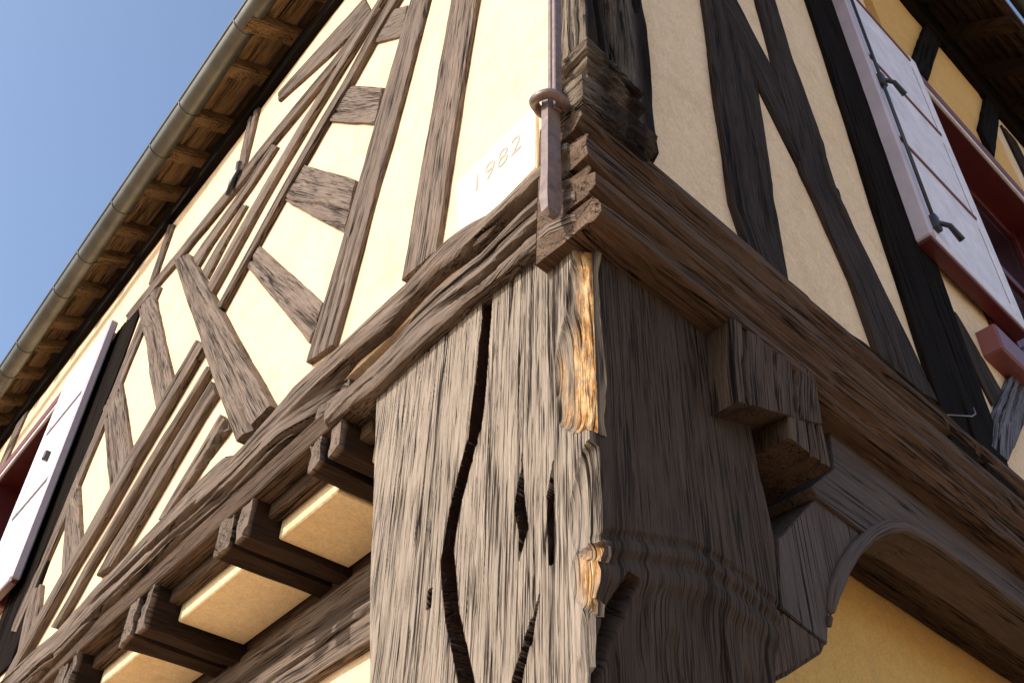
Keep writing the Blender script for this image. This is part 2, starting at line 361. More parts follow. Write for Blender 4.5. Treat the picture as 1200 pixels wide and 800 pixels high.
# --- upper walls
LW = (3.06, 4.15, 0.72, 1.80)          # opening in the sunny wall (along, height)
RW = (1.70, 2.95, 0.865, 2.44)          # opening in the shaded wall
wallL = wall_mesh('plaster_wall', PL, [(.05, LW[0], .16, 2.6), (LW[0], LW[1], .16, LW[2]), (LW[0], LW[1], LW[3], 2.6), (LW[1], 7.2, .16, 2.6)], 0.0, P_WALL)
wallL['label'] = 'sunlit cream plaster wall with pale weathered timbers'
wallR = wall_mesh('plaster_wall', PR, [(.165, RW[0], .12, 3.6), (RW[0], RW[1], .12, RW[2]), (RW[1], 5.6, .12, 3.6), (RW[0], RW[1], RW[3], 2.50)], 0.0, P_WALL)
wallR['label'] = 'shaded cream plaster wall with dark stained timbers'
wallO = wall_mesh('plaster_wall', PR, [(RW[0] + .1, RW[1], 2.505, 3.6)], 0.004, P_BOUNCE); wallO['label'] = 'plaster band under the eaves above the window, warm bounce light painted orange'

def straighten(pl, P, of, k):
    P = np.array([pl.px(p, of) for p in P]); d = np.r_[0, np.cumsum(np.linalg.norm(np.diff(P, axis=0), axis=1))]
    if len(P) < 3: return list(P)
    return list(P * (1 - k) + np.stack([np.polyval(np.polyfit(d, P[:, j], 1), d) for j in (0, 1)], 1) * k)
def LT(name, A, B, mat=W_GREY, of=.016, st=.7, **k): return strip(name, wallL, mat, PL, straighten(PL, A, of, st), straighten(PL, B, of, st), of, -.03, raw=True, **k)
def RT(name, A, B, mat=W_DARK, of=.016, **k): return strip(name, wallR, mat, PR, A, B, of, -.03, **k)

# sunny wall: studs
LT('stud', [(527, 0), (508, 118), (484, 235), (470, 322)], [(557, 0), (535, 117), (522, 200), (512, 285)], e0=1.1, e1=.012)
LT('stud', [(480, 0), (442, 130), (402, 271), (368, 388), (357, 424)], [(499, 0), (469, 120), (441, 215), (420, 295), (386, 404)], e0=.85)
LT('stud', [(151, 400), (112, 507), (88, 557), (69, 607), (34, 684), (8, 740)], [(160, 400), (121, 496), (99, 546), (74, 612), (46, 672), (16, 740)], e0=.25)
LT('stud', [(290, 140), (283, 170), (277, 200)], [(298, 140), (290, 172), (284, 196)], e0=.1)
LT('stud', [(191, 280), (173, 333)], [(196, 280), (178, 331)], e0=.1)
# short slanting pieces
LT('brace', [(476, 6), (464, 8), (452, 14)], [(470, 42), (452, 45), (434, 50)], of=.013)
LT('brace', [(447, 101), (430, 100), (408, 101)], [(438, 144), (412, 143), (382, 141)], of=.013)
LT('brace', [(415, 210), (385, 200), (352, 192)], [(402, 271), (370, 254), (332, 233)], of=.013)
LT('brace', [(376, 355), (340, 320), (302, 287)], [(360, 402), (325, 355), (288, 312)], of=.013)
# long diagonal braces above the big brace
LT('brace', [(455, 0), (432, 38), (400, 100), (366, 150), (328, 214), (286, 298), (252, 364)], [(464, 0), (438, 40), (410, 96), (379, 140), (354, 184), (328, 230), (299, 284), (258, 362)], e0=.3, of=0.023)
LT('brace', [(392, 84), (350, 142), (306, 216), (271, 280), (243, 336)], [(399, 84), (357, 142), (314, 216), (281, 278), (247, 346)], e0=.3, of=0.021)
LT('brace', [(284, 240), (254, 282), (236, 318)], [(289, 240), (262, 280), (242, 326)], of=.014, crack=.02)
LT('brace', [(317, 166), (286, 220), (238, 280), (221, 308)], [(323, 168), (294, 220), (246, 280), (229, 316)], of=.017)
LT('brace', [(425, -4), (398, 28), (362, 66), (325, 108)], [(436, 10), (405, 46), (382, 68), (326, 116)], of=.014)
LT('rail', [(426, 20), (384, 78), (320, 150), (266, 220), (218, 280), (204, 300), (176, 332), (158, 354), (146, 370)], [(434, 20), (391, 80), (329, 152), (275, 222), (226, 280), (212, 300), (182, 334), (164, 357), (150, 374)], of=.019, e0=.05)
# the big brace and the diagonals left of it
LT('brace', [(203, 303), (220, 360), (232, 392), (248, 446), (276, 512)], [(220, 297), (240, 332), (268, 388), (294, 436), (314, 472)], of=0.029, crack=.012, e1=.01)
LT('brace', [(229, 398), (203, 442), (180, 482), (143, 540), (112, 598), (80, 655), (24, 757)], [(238, 405), (214, 442), (189, 483), (154, 540), (125, 598), (87, 655), (29, 762)], of=0.025, e1=.2)
LT('brace', [(240, 428), (207, 480), (169, 540), (135, 600), (97, 660), (79, 700), (58, 736)], [(245, 433), (214, 480), (176, 540), (140, 600), (103, 660), (84, 700), (63, 738)], of=0.023)
LT('brace', [(246, 448), (223, 480), (186, 540), (152, 600), (128, 640), (110, 676)], [(251, 462), (236, 482), (200, 540), (165, 600), (144, 638), (128, 662)], of=0.023)
LT('brace', [(256, 484), (236, 520), (214, 556), (184, 608)], [(267, 497), (248, 522), (230, 545), (190, 608)], of=0.021, crack=.02)
LT('brace', [(160, 354), (166, 380), (170, 420), (176, 452), (184, 484)], [(180, 333), (183, 368), (190, 400), (202, 444)], of=0.016)
LT('brace', [(120, 478), (122, 520), (125, 556), (129, 586)], [(140, 442), (146, 484), (152, 530), (153, 538)], of=0.016)
LT('brace', [(76, 606), (73, 640), (69, 684)], [(90, 552), (91, 600), (93, 640)], of=0.016)
LT('brace', [(34, 694), (28, 720), (18, 766)], [(46, 684), (45, 705), (41, 730)], of=0.016)
# black post beside the window
strip('window_post', wallL, W_BLACK, PL, [(2.90, 1.80), (2.90, .26)], [(2.52, 1.80), (2.52, .26)], .012, -.03, raw=True)
strip('stud', wallL, W_GREY, PL, [(4.36, 2.3), (4.36, .26)], [(4.2, 2.3), (4.2, .26)], .014, -.03, raw=True)
for s_ in (4.9, 5.5, 6.1, 6.7): strip('stud', wallL, W_GREY, PL, [(s_ + .13, 2.3), (s_ + .13, .26)], [(s_, 2.3), (s_, .26)], .014, -.03, raw=True, seg=.05)
strip('wall_plate', wallL, W_BLACK, PL, [(-.05, 2.40), (7.2, 2.40)], [(-.05, 2.27), (7.2, 2.27)], .03, -.1, raw=True, seg=.05, acr=.03)

# shaded wall: studs and braces
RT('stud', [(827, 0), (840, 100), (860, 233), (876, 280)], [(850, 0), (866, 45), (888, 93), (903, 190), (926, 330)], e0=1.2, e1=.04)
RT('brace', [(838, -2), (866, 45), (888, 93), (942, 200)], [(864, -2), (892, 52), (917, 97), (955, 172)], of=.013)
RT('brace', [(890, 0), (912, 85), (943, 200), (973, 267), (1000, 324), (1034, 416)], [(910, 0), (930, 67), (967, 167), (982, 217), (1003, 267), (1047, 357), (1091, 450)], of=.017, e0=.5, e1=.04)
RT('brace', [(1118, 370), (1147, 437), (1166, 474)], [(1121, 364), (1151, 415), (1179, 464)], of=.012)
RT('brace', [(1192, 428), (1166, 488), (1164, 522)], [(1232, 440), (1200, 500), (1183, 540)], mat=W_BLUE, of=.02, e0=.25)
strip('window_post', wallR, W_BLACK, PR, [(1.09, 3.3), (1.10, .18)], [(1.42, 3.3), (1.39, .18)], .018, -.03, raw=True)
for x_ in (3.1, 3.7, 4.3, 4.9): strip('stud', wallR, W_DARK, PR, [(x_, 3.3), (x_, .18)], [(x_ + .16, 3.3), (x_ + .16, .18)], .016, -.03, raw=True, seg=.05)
# struts across the orange band
def orange_strut(p0, p1, q0, q1): strip('strut', wallO, W_BLACK, PR, [PR.px(p0, .03), PR.px(p1, .03)], [PR.px(q0, .03), PR.px(q1, .03)], .03, -.03, raw=True, e0=.15, e1=.08)
orange_strut((1085, 33), (1072, 68), (1102, 52), (1090, 90)); orange_strut((1157, 115), (1151, 145), (1172, 137), (1167, 180))
strip('wall_plate', wallR, W_BLACK, PR, [(1.2, 3.75), (5.6, 3.75)], [(1.2, 3.42), (5.6, 3.42)], .035, -.1, raw=True, seg=.05, acr=.03)

# --- corner post (ground floor), one carved and split timber
def corner_post():
    zs = np.r_[np.arange(.045, -.66, -.0035), np.arange(-.66, GROUND - .05, -.06)]
    nz = len(zs)
    wl_z = [(GROUND - .1, .42), (-.52, .456), (-.38, .484), (-.15, .521), (.055, .553)]
    wr_z = [(GROUND - .1, .33), (-.56, .353), (-.45, .372), (-.34, .386), (-.23, .378), (.06, .37)]
    WL = np.interp(zs, *zip(*wl_z)); WR = np.interp(zs, *zip(*wr_z))
    nl, nr = 420, 150
    tl = np.linspace(1, 0, nl); tr = np.linspace(0, 1, nr)[1:]
    S = WL[:, None] * tl[None]; Xr = WR[:, None] * tr[None]; Zl = np.repeat(zs[:, None], nl, 1); Zr = np.repeat(zs[:, None], nr - 1, 1)
    # sunny face
    wv = S + .005 * (vn(Zl * 3, S * 8, 91) - .5) + .002 * (vn(Zl * 11, S * 20, 92) - .5)
    oL = -.002 * fbm(wv * 60, Zl * 2, 21, 3) - .0025 * np.clip((.17 - vn(wv * 150, Zl * 4, 33)) / .12, 0, 1) - .0022 * np.clip((.24 - vn(wv * 320, Zl * 12, 34)) / .15, 0, 1)
    oL += -.012 * (1 - tl[None]) * 0
    stL = np.zeros_like(S)
    def crack(px, hw, dep):
        q = np.array([PL.px(p) for p in px]); q = q[np.argsort(q[:, 1])]
        c = np.interp(zs, q[:, 1], q[:, 0], left=np.nan, right=np.nan)[:, None] + .004 * (vn(zs * 14, zs * 0, 77)[:, None] - .5)
        h = np.interp(zs, q[:, 1], [x for x in hw])[:, None] * (.85 + .3 * fbm(zs * 16, zs * 0 + 9, 12, 3)[:, None])
        d = np.abs(S - c); k = np.nan_to_num(np.clip((1 - d / h) * 2.6, 0, 1)); stL[:] = np.maximum(stL, np.nan_to_num((1 - d / h > -.12) * (h > .003) * 1.0)); return k * dep
    oL -= crack([(572, 330), (566, 420), (556, 500), (534, 590), (524, 650), (530, 720), (548, 810)], [.0125, .014, .0135, .0145, .0145, .014, .012], .20)
    oL -= crack([(612, 530), (609, 590), (614, 620), (608, 655)], [.001, .008, .010, .001], .10)
    oL -= crack([(632, 695), (620, 740), (606, 790), (600, 830)], [.008, .009, .006, .001], .10)
    oL -= crack([(648, 540), (645, 580), (646, 660)], [.004, .006, .001], .03)
    oL -= crack([(504, 690), (502, 712)], [.004, .004], .02)
    # broken corner with bare wood
    fresh = np.zeros_like(S)
    z_of = lambda y: PL.px((683, y))[1]
    def chip(y0, y1, wid, dep, fr, sd):
        z0, z1 = z_of(y0), z_of(y1); t = (zs - z0) / (z1 - z0); env = np.clip(np.sin(np.clip(t, 0, 1) * math.pi), 0, 1) ** .4
        w = (wid[0] + (wid[1] - wid[0]) * np.clip(t, 0, 1)) * env * (.8 + .4 * vn(zs * 22, zs * 0, sd)); w = np.maximum(w, 1e-5)[:, None]
        k = np.clip(1 - S / w, 0, 1) * (env[:, None] > .01)
        return dep * (k ** .6) * (.7 + .6 * fbm(S * 130, Zl * 12, sd, 3)), np.clip(k * 2.4 + 1.2 * (vn(S * 210, Zl * 9, sd + 1) - .45), 0, 1) * (k > 0) * fr
    for a in ((262, 505, (.022, .082), .030, 1.0, 51), (520, 655, (.03, .05), .016, 0.0, 52), (632, 716, (.05, .035), .011, 1.0, 53), (700, 850, (.03, .03), .012, 0.0, 54)):
        d_, f_ = chip(*a); oL -= d_; fresh = np.maximum(fresh, f_)
    # shaded face: planed above an arched moulding, rotted below
    wr = Xr + .008 * (vn(Zr * 3, Xr * 8, 95) - .5)
    oR = -.0015 * fbm(wr * 120, Zr * 4, 61, 3) - .004 * np.clip((.17 - vn(wr * 60, Zr * 1.5, 63)) / .05, 0, 1)
    arch = np.array([PR.px(p) for p in [(700, 622), (737, 624), (780, 631), (810, 636), (840, 649), (875, 674), (910, 704), (925, 718)]]); arch = arch[np.argsort(arch[:, 0])]
    za = np.interp(Xr, arch[:, 0], arch[:, 1]); d = (za - Zr)
    prof = np.interp(d, [-.005, 0, .006, .014, .024, .032, .038, .048, .060, .075, .3], [0, -.0045, -.0045, .001, .001, -.0045, -.004, -.0005, -.002, -.008, -.012])
    rot = np.clip((d - .062) / .03, 0, 1)
    oR = oR * np.where(d > -.004, .3, 1.0) + prof - rot * (.007 * fbm(wr * 40, Zr * 7, 71, 4) + .006 * np.clip((.34 - vn(wr * 70, Zr * 10, 72)) / .14, 0, 1))
    q = np.array([PR.px(p) for p in [(745, 675), (728, 720), (712, 770), (698, 820)]])[::-1]
    c = np.interp(zs, q[:, 1], q[:, 0], left=9, right=9)[:, None]; oR -= .03 * np.clip((1 - np.abs(Xr - c) / .012) * 2, 0, 1)
    oR -= .02 * np.clip(1 - (WR[:, None] - Xr) / .012, 0, 1) ** 1.5
    oL -= .014 * np.clip(1 - (WL[:, None] - S) / .012, 0, 1) ** 1.5
    cR = oR[:, :1]                                                # corner column takes both displacements
    VL = PL.w(S, oL, Zl); blend = np.clip(1 - S / .02, 0, 1); VL = VL + (blend * cR)[..., None] * NR
    blr = np.clip(1 - Xr / .018, 0, 1) ** 1.3
    VR = PR.w(Xr, oR, Zr) + (blr * oL[:, -1:])[..., None] * NL
    back_l = PL.w(WL[:, None], np.full((nz, 1), -.34), zs[:, None]); back_r = PR.w(WR[:, None], np.full((nz, 1), -.30), zs[:, None])
    Vv = np.concatenate([back_l, VL, VR, back_r], 1); m = Vv.shape[1]
    g = np.zeros_like(Vv); g[..., 0] = zs[:, None]
    g[:, 1:nl + 1, 1] = -S; g[:, nl + 1:nl + nr, 1] = Xr; g[:, 0, 1] = -.8; g[:, -1, 1] = .7
    g[:, 1:nl + 1, 2] = oL * .1; g[:, nl + 1:nl + nr, 2] = oR * .05
    fr = np.zeros(Vv.shape[:2]); fr[:, 1:nl + 1] = fresh; pass
    stn = np.zeros(Vv.shape[:2]); stn[:, nl + 1:] = .83 * np.clip((np.r_[Xr[0], 1.0][None] + 0 * stn[:, nl + 1:]) / .012, 0, 1); stn[:, 0] = 1; stn[:, 1:nl + 1] = stL  # right face and crack walls a darker brown than the left face
    idx = np.arange(nz * m).reshape(nz, m)
    nxt = np.roll(idx, -1, 1)
    Fc = [tuple(x) for x in np.stack([idx[:-1], idx[1:], nxt[1:], nxt[:-1]], -1).reshape(-1, 4)]
    Fc += [tuple(idx[0]), tuple(idx[-1][::-1])]
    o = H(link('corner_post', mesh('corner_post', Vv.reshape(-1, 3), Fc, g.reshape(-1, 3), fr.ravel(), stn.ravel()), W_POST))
    o['label'] = 'massive split oak corner post with orange bare wood along its broken edge'
    return o
corner_post()

# --- sills of the sunny side
TOP = [(655, 140), (633, 163), (537, 257), (470, 330), (404, 392), (320, 470), (278, 514), (180, 612), (114, 680), (66, 734), (8, 788)]
BOT = [(662, 178), (640, 194), (605, 226), (560, 275), (510, 311), (480, 340), (440, 384), (402, 414), (350, 482), (330, 505), (270, 565), (240, 589), (180, 652), (148, 682), (106, 720), (34, 796)]
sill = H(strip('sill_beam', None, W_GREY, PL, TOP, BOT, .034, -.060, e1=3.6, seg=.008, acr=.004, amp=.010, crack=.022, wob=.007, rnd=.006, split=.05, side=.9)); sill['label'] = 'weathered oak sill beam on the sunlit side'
H(strip('sill_plate', None, W_GREY, PL, [(668, 203), (640, 215), (605, 247), (560, 294), (510, 333), (480, 362), (440, 405), (404, 437), (380, 463)], [(672, 258), (640, 275), (610, 296), (540, 352), (468, 418), (433, 454), (400, 477), (376, 496)], .026, -.10, seg=.006, acr=.004, amp=.006, split=.025, crack=.012, wob=.005, rnd=.005, side=.8))

# --- joists of the jetty, each with a deep groove along its underside
def joist(s0, s1, zb, z1=.13, depth=.24, ragged=.012):
    _seed[0] += 7; sd = _seed[0]; w = s1 - s0
    prof = [(0, z1), (0, zb), (w * .36, zb + .004), (w * .37, zb + .13), (w * .61, zb + .13), (w * .62, zb + .012), (w, zb + .006), (w, z1)]
    P = []
    for a, b2 in zip(prof, prof[1:] + prof[:1]):
        k = max(2, int(np.hypot(a[0] - b2[0], a[1] - b2[1]) / .008)); P += [(a[0] + (b2[0] - a[0]) * t / k, a[1] + (b2[1] - a[1]) * t / k) for t in range(k)]
    P = np.array(P); m = len(P); os_ = np.linspace(.014, -.30, 34); n = len(os_)
    V = []; G = []
    for i, o in enumerate(os_):
        jx = .006 * (vn(P[:, 0] * 70 + o * 8, P[:, 1] * 70, sd) - .5); jz = .009 * (vn(P[:, 0] * 60, o * 9 + P[:, 1] * 40, sd + 2) - .5)
        oo = o - (ragged * vn(P[:, 0] * 120, P[:, 1] * 60, sd + 4) if i == 0 else 0)
        V.append(PL.w(s0 + P[:, 0] + jx, oo + 0 * P[:, 0], P[:, 1] + jz)); G.append(np.stack([0 * P[:, 0] + o + sd, P[:, 0] + sd, P[:, 1]], 1))
    idx = np.arange(n * m).reshape(n, m); nx = np.roll(idx, -1, 1)
    Fc = [tuple(x) for x in np.stack([idx[:-1], idx[1:], nx[1:], nx[:-1]], -1).reshape(-1, 4)] + [tuple(idx[0]), tuple(idx[-1][::-1])]
    return H(link('joist', mesh('joist', np.vstack(V), Fc, np.vstack(G), stain_shade=np.repeat(np.r_[0, 0, np.ones(n - 2)], m)), W_GREY))  # all but the end darkened, shade under the jetty painted in
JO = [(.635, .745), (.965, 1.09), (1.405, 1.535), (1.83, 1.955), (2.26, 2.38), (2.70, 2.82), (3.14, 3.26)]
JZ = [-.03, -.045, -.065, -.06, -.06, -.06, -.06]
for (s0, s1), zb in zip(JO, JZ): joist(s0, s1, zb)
# soffit panels between the joists, and boards added behind the sill to shade them
for (a, b2) in zip([(.40, .46)] + JO[:-1], JO):
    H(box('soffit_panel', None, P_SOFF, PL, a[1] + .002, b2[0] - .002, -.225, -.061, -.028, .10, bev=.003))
H(box('shading_board', None, W_BROWN, PL, .60, 7.2, -.031, .012, .040, .10, bev=.003)); H(box('shading_board', None, W_BROWN, PL, .60, 7.2, -.060, -.0315, .010, .10, bev=.003))  # added boards that keep sun off most of each soffit panel front
# wall plate under the joists and the ground floor wall
H(strip('wall_plate', None, W_GREY, PL, [(.3, -.048), (5, -.075)], [(.3, -.225), (5, -.25)], -.222, -.36, raw=True, seg=.02, amp=.006, crack=.012))
gl = wall_mesh('ground_floor_wall', PL, [(.3, 7.2, GROUND, -.22)], -.25, P_WALL, .1); gl['label'] = 'cream ground floor wall below the jetty'
H(box('bay_infill', None, W_BROWN, PL, .3, 7.2, -.36, -.235, -.06, .16, bev=0))
H(box('floor_deck', None, W_BROWN, PL, .1, 7.2, -3.5, -.10, .112, .158, bev=0))

# --- moulded sill of the shaded side: profile swept along the wall
def moulded_sill():
    prof = [(-.07, .285), (.014, .285), (.022, .278), (.026, .236), (.020, .226), (-.030, .214), (-.036, .196), (.010, .186), (.030, .176), (.036, .160), (.034, .138), (.022, .126), (-.026, .118), (-.034, .102), (.020, .092), (.044, .082), (.050, .066), (.046, .050), (.030, .042), (-.016, .038), (-.018, .024), (.044, .016), (.054, .004), (.052, -.014), (.038, -.022), (-.08, -.024)]
    P = []
    for a, b2 in zip(prof, prof[1:]):
        k = max(1, int(np.hypot(a[0] - b2[0], a[1] - b2[1]) / .006)); P += [(a[0] + (b2[0] - a[0]) * t / k, a[1] + (b2[1] - a[1]) * t / k) for t in range(k)]
    P.append(prof[-1]); P = np.array(P); arc = np.r_[0, np.cumsum(np.linalg.norm(np.diff(P, axis=0), axis=1))]
    xs = np.r_[np.arange(-.026, 2.2, .009), np.arange(2.2, 5.6, .1)]; V = []; G = []
    cx, cz = -.03, .1
    for i, x in enumerate(xs):
        er = fbm(np.full(len(P), x * 2.2), arc * 26, 401, 3)
        deep = np.clip((.36 - vn(np.full(len(P), x * 1.4), arc * 62 + .6 * math.sin(x * 5), 402)) / .12, 0, 1)
        sm = .35 + .65 * vn(np.array([x * 1.3]), np.array([2.0]), 409)[0]
        k = 1 - .10 * (er - .4)
        env = np.maximum(P[:, 0], np.interp(P[:, 1], [-.024, 0, .08, .22, .285], [.030, .046, .042, .028, .016])) * (P[:, 1] < .25) + P[:, 0] * (P[:, 1] >= .25); env = np.where(P[:, 0] > 0, env, P[:, 0])
        be = .95 * math.exp(-max(0, x + .026) / .055); Po = P[:, 0] * (1 - be) + env * be
        o = cx + (Po - cx) * k - .012 * deep * (P[:, 0] > 0); z = P[:, 1] + .006 * (er - .5) + .006 * math.sin(x * 2.1) + .012 * max(0, x - .4)
        endr = .012 * vn(arc * 45, arc * 0, 403) + .03 * np.clip((.10 - P[:, 1]) / .1, 0, 1) * 0
        xx = x + (endr if i == 0 else 0)
        V.append(PR.w(xx + 0 * o, o, z)); G.append(np.stack([0 * o + x, arc, o * .5], 1))
    n, m = len(xs), len(P); idx = np.arange(n * m).reshape(n, m); nx = np.roll(idx, -1, 1)
    Fc = [tuple(t) for t in np.stack([idx[:-1], idx[1:], nx[1:], nx[:-1]], -1).reshape(-1, 4)] + [tuple(idx[0]), tuple(idx[-1][::-1])]
    o = H(link('sill_beam', mesh('sill_beam', np.vstack(V), Fc, np.vstack(G), stain_shade=np.repeat(np.r_[.7, np.ones(n - 1)], m)), W_SILL)); o['label'] = 'dark sill beam with eroded mouldings on the shaded side'
moulded_sill()

# --- beam end under the moulded sill
H(strip('beam_end', None, W_BROWN, PR, [(859, 360), (862, 420), (867, 469)], [(957, 434), (962, 470), (966, 496)], .050, -.08, amp=.005, crack=.014, seg=.006, wob=.003))
H(strip('beam_end', None, W_BROWN, PR, [(924, 480), (926, 511)], [(966, 492), (977, 549)], .046, -.08, amp=.004, crack=.01, seg=.006, wob=.002))

# --- arch: bracket, lintel, roll moulding, inner beam, ochre wall
ARCH = [(970, 754), (971, 724), (976, 695), (986, 668), (1000, 645), (1018, 627), (1036, 618), (1055, 617), (1090, 636), (1130, 664), (1165, 690), (1200, 716)]
arch2 = [PR.px(p, -.014) for p in ARCH]
br = H(poly('arch_bracket', None, W_PLANED, PR, [(957, 582), (912, 632), (914, 690), (917, 712), (945, 736), (970, 754), (971, 724), (976, 695), (986, 668), (1000, 645), (1018, 627)], -.016, -.12, axis='z'))
tl_, tr_ = PR.px((977, 549), -.008), PR.px((950, 570), -.008)
lint = [tr_, tl_, PR.px((972, 505), -.008), np.array([3.2, -.02]), np.array([3.2, -.13])] + [PR.px(p, -.008) for p in ARCH[:4:-1]] + [PR.px((957, 581), -.008)]
H(poly('lintel', None, W_PLANED, PR, lint, -.008, -.10, raw=True))
rp = [PR.w(*[np.array(v) for v in (p[0], -.012, p[1])]) for p in resample(arch2, 60)] + [PR.w(np.array(3.2), np.array(-.012), np.array(-.13))]
tube('roll_moulding', br, W_PLANED, rp[2:], [min(.012, .003 + .0016 * i) for i in range(len(rp) - 2)], 10)
rp2 = [PR.w(*[np.array(v) for v in (p[0] + .004, -.05, p[1])]) for p in resample(arch2, 60)] + [PR.w(np.array(3.2), np.array(-.05), np.array(-.135))]
tube('roll_moulding', br, W_PLANED, rp2[5:], .009, 8)
H(strip('inner_beam', None, W_BROWN, PR, [(.40, .08), (3.2, .08)], [(.40, -.062), (3.2, -.066)], -.108, -.205, raw=True, seg=.03, amp=.004))
H(strip('inner_beam', None, W_BROWN, PR, [(.40, -.02), (3.2, -.02)], [(.40, -.088), (3.2, -.090)], -.102, -.150, raw=True, seg=.03, amp=.004))
gr = wall_mesh('ground_floor_wall', PR, [(.3, 5.6, GROUND, .1)], -.21, P_OCHRE, .1); gr['label'] = 'ochre wall recessed behind the arched oak lintel'
H(poly('impost_block', None, W_BROWN, PR, [(905, 724), (916, 713), (970, 754), (966, 764), (926, 790), (905, 800)], -.012, -.12, axis='z', bev=.006))

# --- upper corner post and its rotten foot
def rotten(name, s1, x1, z0, z1, oL0, oR0, amp, sd, mat, nsz=.006, label=None, fa=42, fz=2.4):
    zs = np.arange(z0, z1, nsz); sl_ = np.linspace(s1, 0, max(6, int(s1 / nsz))); xr = np.linspace(0, x1, max(6, int(x1 / nsz)))[1:]
    rows = []; gs = []
    for z in zs:
        ed = np.clip(min(z - z0, z1 - z) / (.045 + .02 * math.sin(z * 90)), 0, 1) ** .5
        eL = amp * (fbm(sl_ * fa, np.full(len(sl_), z * fz), sd, 4) ** 1.5) + amp * .8 * np.clip((.36 - vn(sl_ * fa * 1.5, np.full(len(sl_), z * fz * 1.4), sd + 3)) / .12, 0, 1) + (1 - ed) * .03
        eR = amp * (fbm(-xr * fa, np.full(len(xr), z * fz), sd, 4) ** 1.5) + amp * .8 * np.clip((.36 - vn(-xr * fa * 1.5, np.full(len(xr), z * fz * 1.4), sd + 3)) / .12, 0, 1) + (1 - ed) * .03
        eL = eL + .012 * np.abs(fbm(sl_ * 75, np.full(len(sl_), z * 60), sd + 7, 3) - .35) * (amp < .03); eR = eR + .014 * np.abs(fbm(-xr * 75, np.full(len(xr), z * 60), sd + 7, 3) - .35) * (amp < .03)
        VL = PL.w(sl_, oL0 - eL, np.full(len(sl_), z)) + (np.clip(1 - sl_ / .03, 0, 1) * (oR0 - eR[0]))[:, None] * NR
        VR = PR.w(xr, oR0 - eR, np.full(len(xr), z)) + (np.clip(1 - xr / .03, 0, 1) * (oL0 - eL[-1]))[:, None] * NL
        bl = PL.w(np.array([s1]), np.array([-.12]), np.array([z])); b_r = PR.w(np.array([x1]), np.array([-.12]), np.array([z]))
        rows.append(np.vstack([bl, VL, VR, b_r]))
        g = np.zeros((len(rows[-1]), 3)); g[:, 0] = z + sd; g[1:-1, 1] = np.r_[-sl_, xr]; g[1:-1, 2] = np.r_[-eL, -eR]
        if fz > fa: g = g[:, [1, 0, 2]]
        gs.append(g)
    n, m = len(rows), len(rows[0]); idx = np.arange(n * m).reshape(n, m); nx = np.roll(idx, -1, 1)
    Fc = [tuple(t) for t in np.stack([idx[:-1], idx[1:], nx[1:], nx[:-1]], -1).reshape(-1, 4)] + [tuple(idx[0]), tuple(idx[-1][::-1])]
    st = np.tile(np.r_[1, np.clip(.9 - 2.2 * vn(sl_ * 38, sl_ * 0, sd + 9), 0, 1), np.clip(1.25 - .9 * vn(xr * 30, xr * 0, sd + 8), 0, 1), 1], n)  # right face mostly darker, left face patchy
    o = H(link(name, mesh(name, np.vstack(rows), Fc, np.vstack(gs), stain_shade=st), mat))
    if label: o['label'] = label
    return o
rotten('upper_corner_post', .065, .178, .30, 2.6, .016, .034, .030, 201, W_ROT, .007, 'dark rotten upper corner post with deep splits')
rotten('post_foot', .055, .125, .335, .47, .034, .056, .026, 231, W_ROT, .004, 'crumbling stub at the foot of the upper corner post', 9, 48)
rotten('post_foot', .06, .150, .24, .355, .040, .048, .022, 245, W_ROT, .004, 'split block between the sill and the upper corner post', 8, 40)

# --- shutters
def shutter(pl, u0, u1, z0, z1, o0, o1, rails, hinge_u, hs, label, rm=None):
    """u0 is the side nearest the corner"""
    sh = H(box('shutter', None, M_WHITE, pl, u0, u1, o0, o1 - .008, z0 + .012, z1, bev=.003)); sh['label'] = label
    st = .05
    box('stile', sh, M_LAV, pl, u0 - .001, u0 + .03, o0 - .002, o1 + .002, z0 + .010, z1 + .001, bev=.005)
    box('stile', sh, M_WHITE, pl, u1 - st, u1 + .001, o1 - .0075, o1, z0 + .011, z1 + .001, bev=.003)
    nb = 6; w = (u1 - st - u0 - .032) / nb
    zz = [z0 + .07] + list(rails) + [z1]
    for i in range(nb): box('board', sh, M_WHITE, pl, u0 + .033 + i * w + .0008, u0 + .033 + (i + 1) * w - .0008, o1 - .0078, o1 - .004, z0 + .06, z1 - .002, bev=.001)
    for z in rails:
        box('rail', sh, rm or M_REDL, pl, u0 + .033, u1 - st - .002, o1 - .005, o1 + .0015, z - .006, z + .006, bev=.002)
    box('rail', sh, M_WHITE, pl, u0 + .033, u1 - st - .002, o1 - .0075, o1, z0 + .013, z0 + .058, bev=.003)
    box('bottom_rail', sh, M_RED, pl, u0 + .002, u1 - .002, o0 + .002, o1 - .002, z0 - .004, z0 + .011, bev=.003)
    for k in range(len(zz) - 1): box('panel_groove', sh, M_LINE, pl, u1 - st - .0105, u1 - st - .006, o1 - .0045, o1 - .003, zz[k] + .02, zz[k + 1] - .05, bev=0)
    if hs:
        ru = u0 + .046
        tube('bolt_rod', sh, M_IRON, [pl.w(np.array(ru), np.array(o1 + .006), np.array(z)) for z in (z0 + .09, (z0 + z1) / 2, z1 - .03)], .0055, 8)
        for z in hs:
            box('bolt_keeper', sh, M_IRON, pl, ru - .014, ru + .014, o1 - .003, o1 + .016, z - .03, z + .03, bev=.004)
            tube('handle', sh, M_IRON, [pl.w(np.array(u), np.array(o), np.array(zv)) for u, o, zv in ((ru, o1 + .01, z), (ru + .03, o1 + .03, z - .005), (ru + .075, o1 + .034, z - .03))], [.007, .008, .01], 8)
    return sh
zr = [PR.px(p, .058)[1] for p in [(1068, 175), (1031, 78), (1005, 0)]]
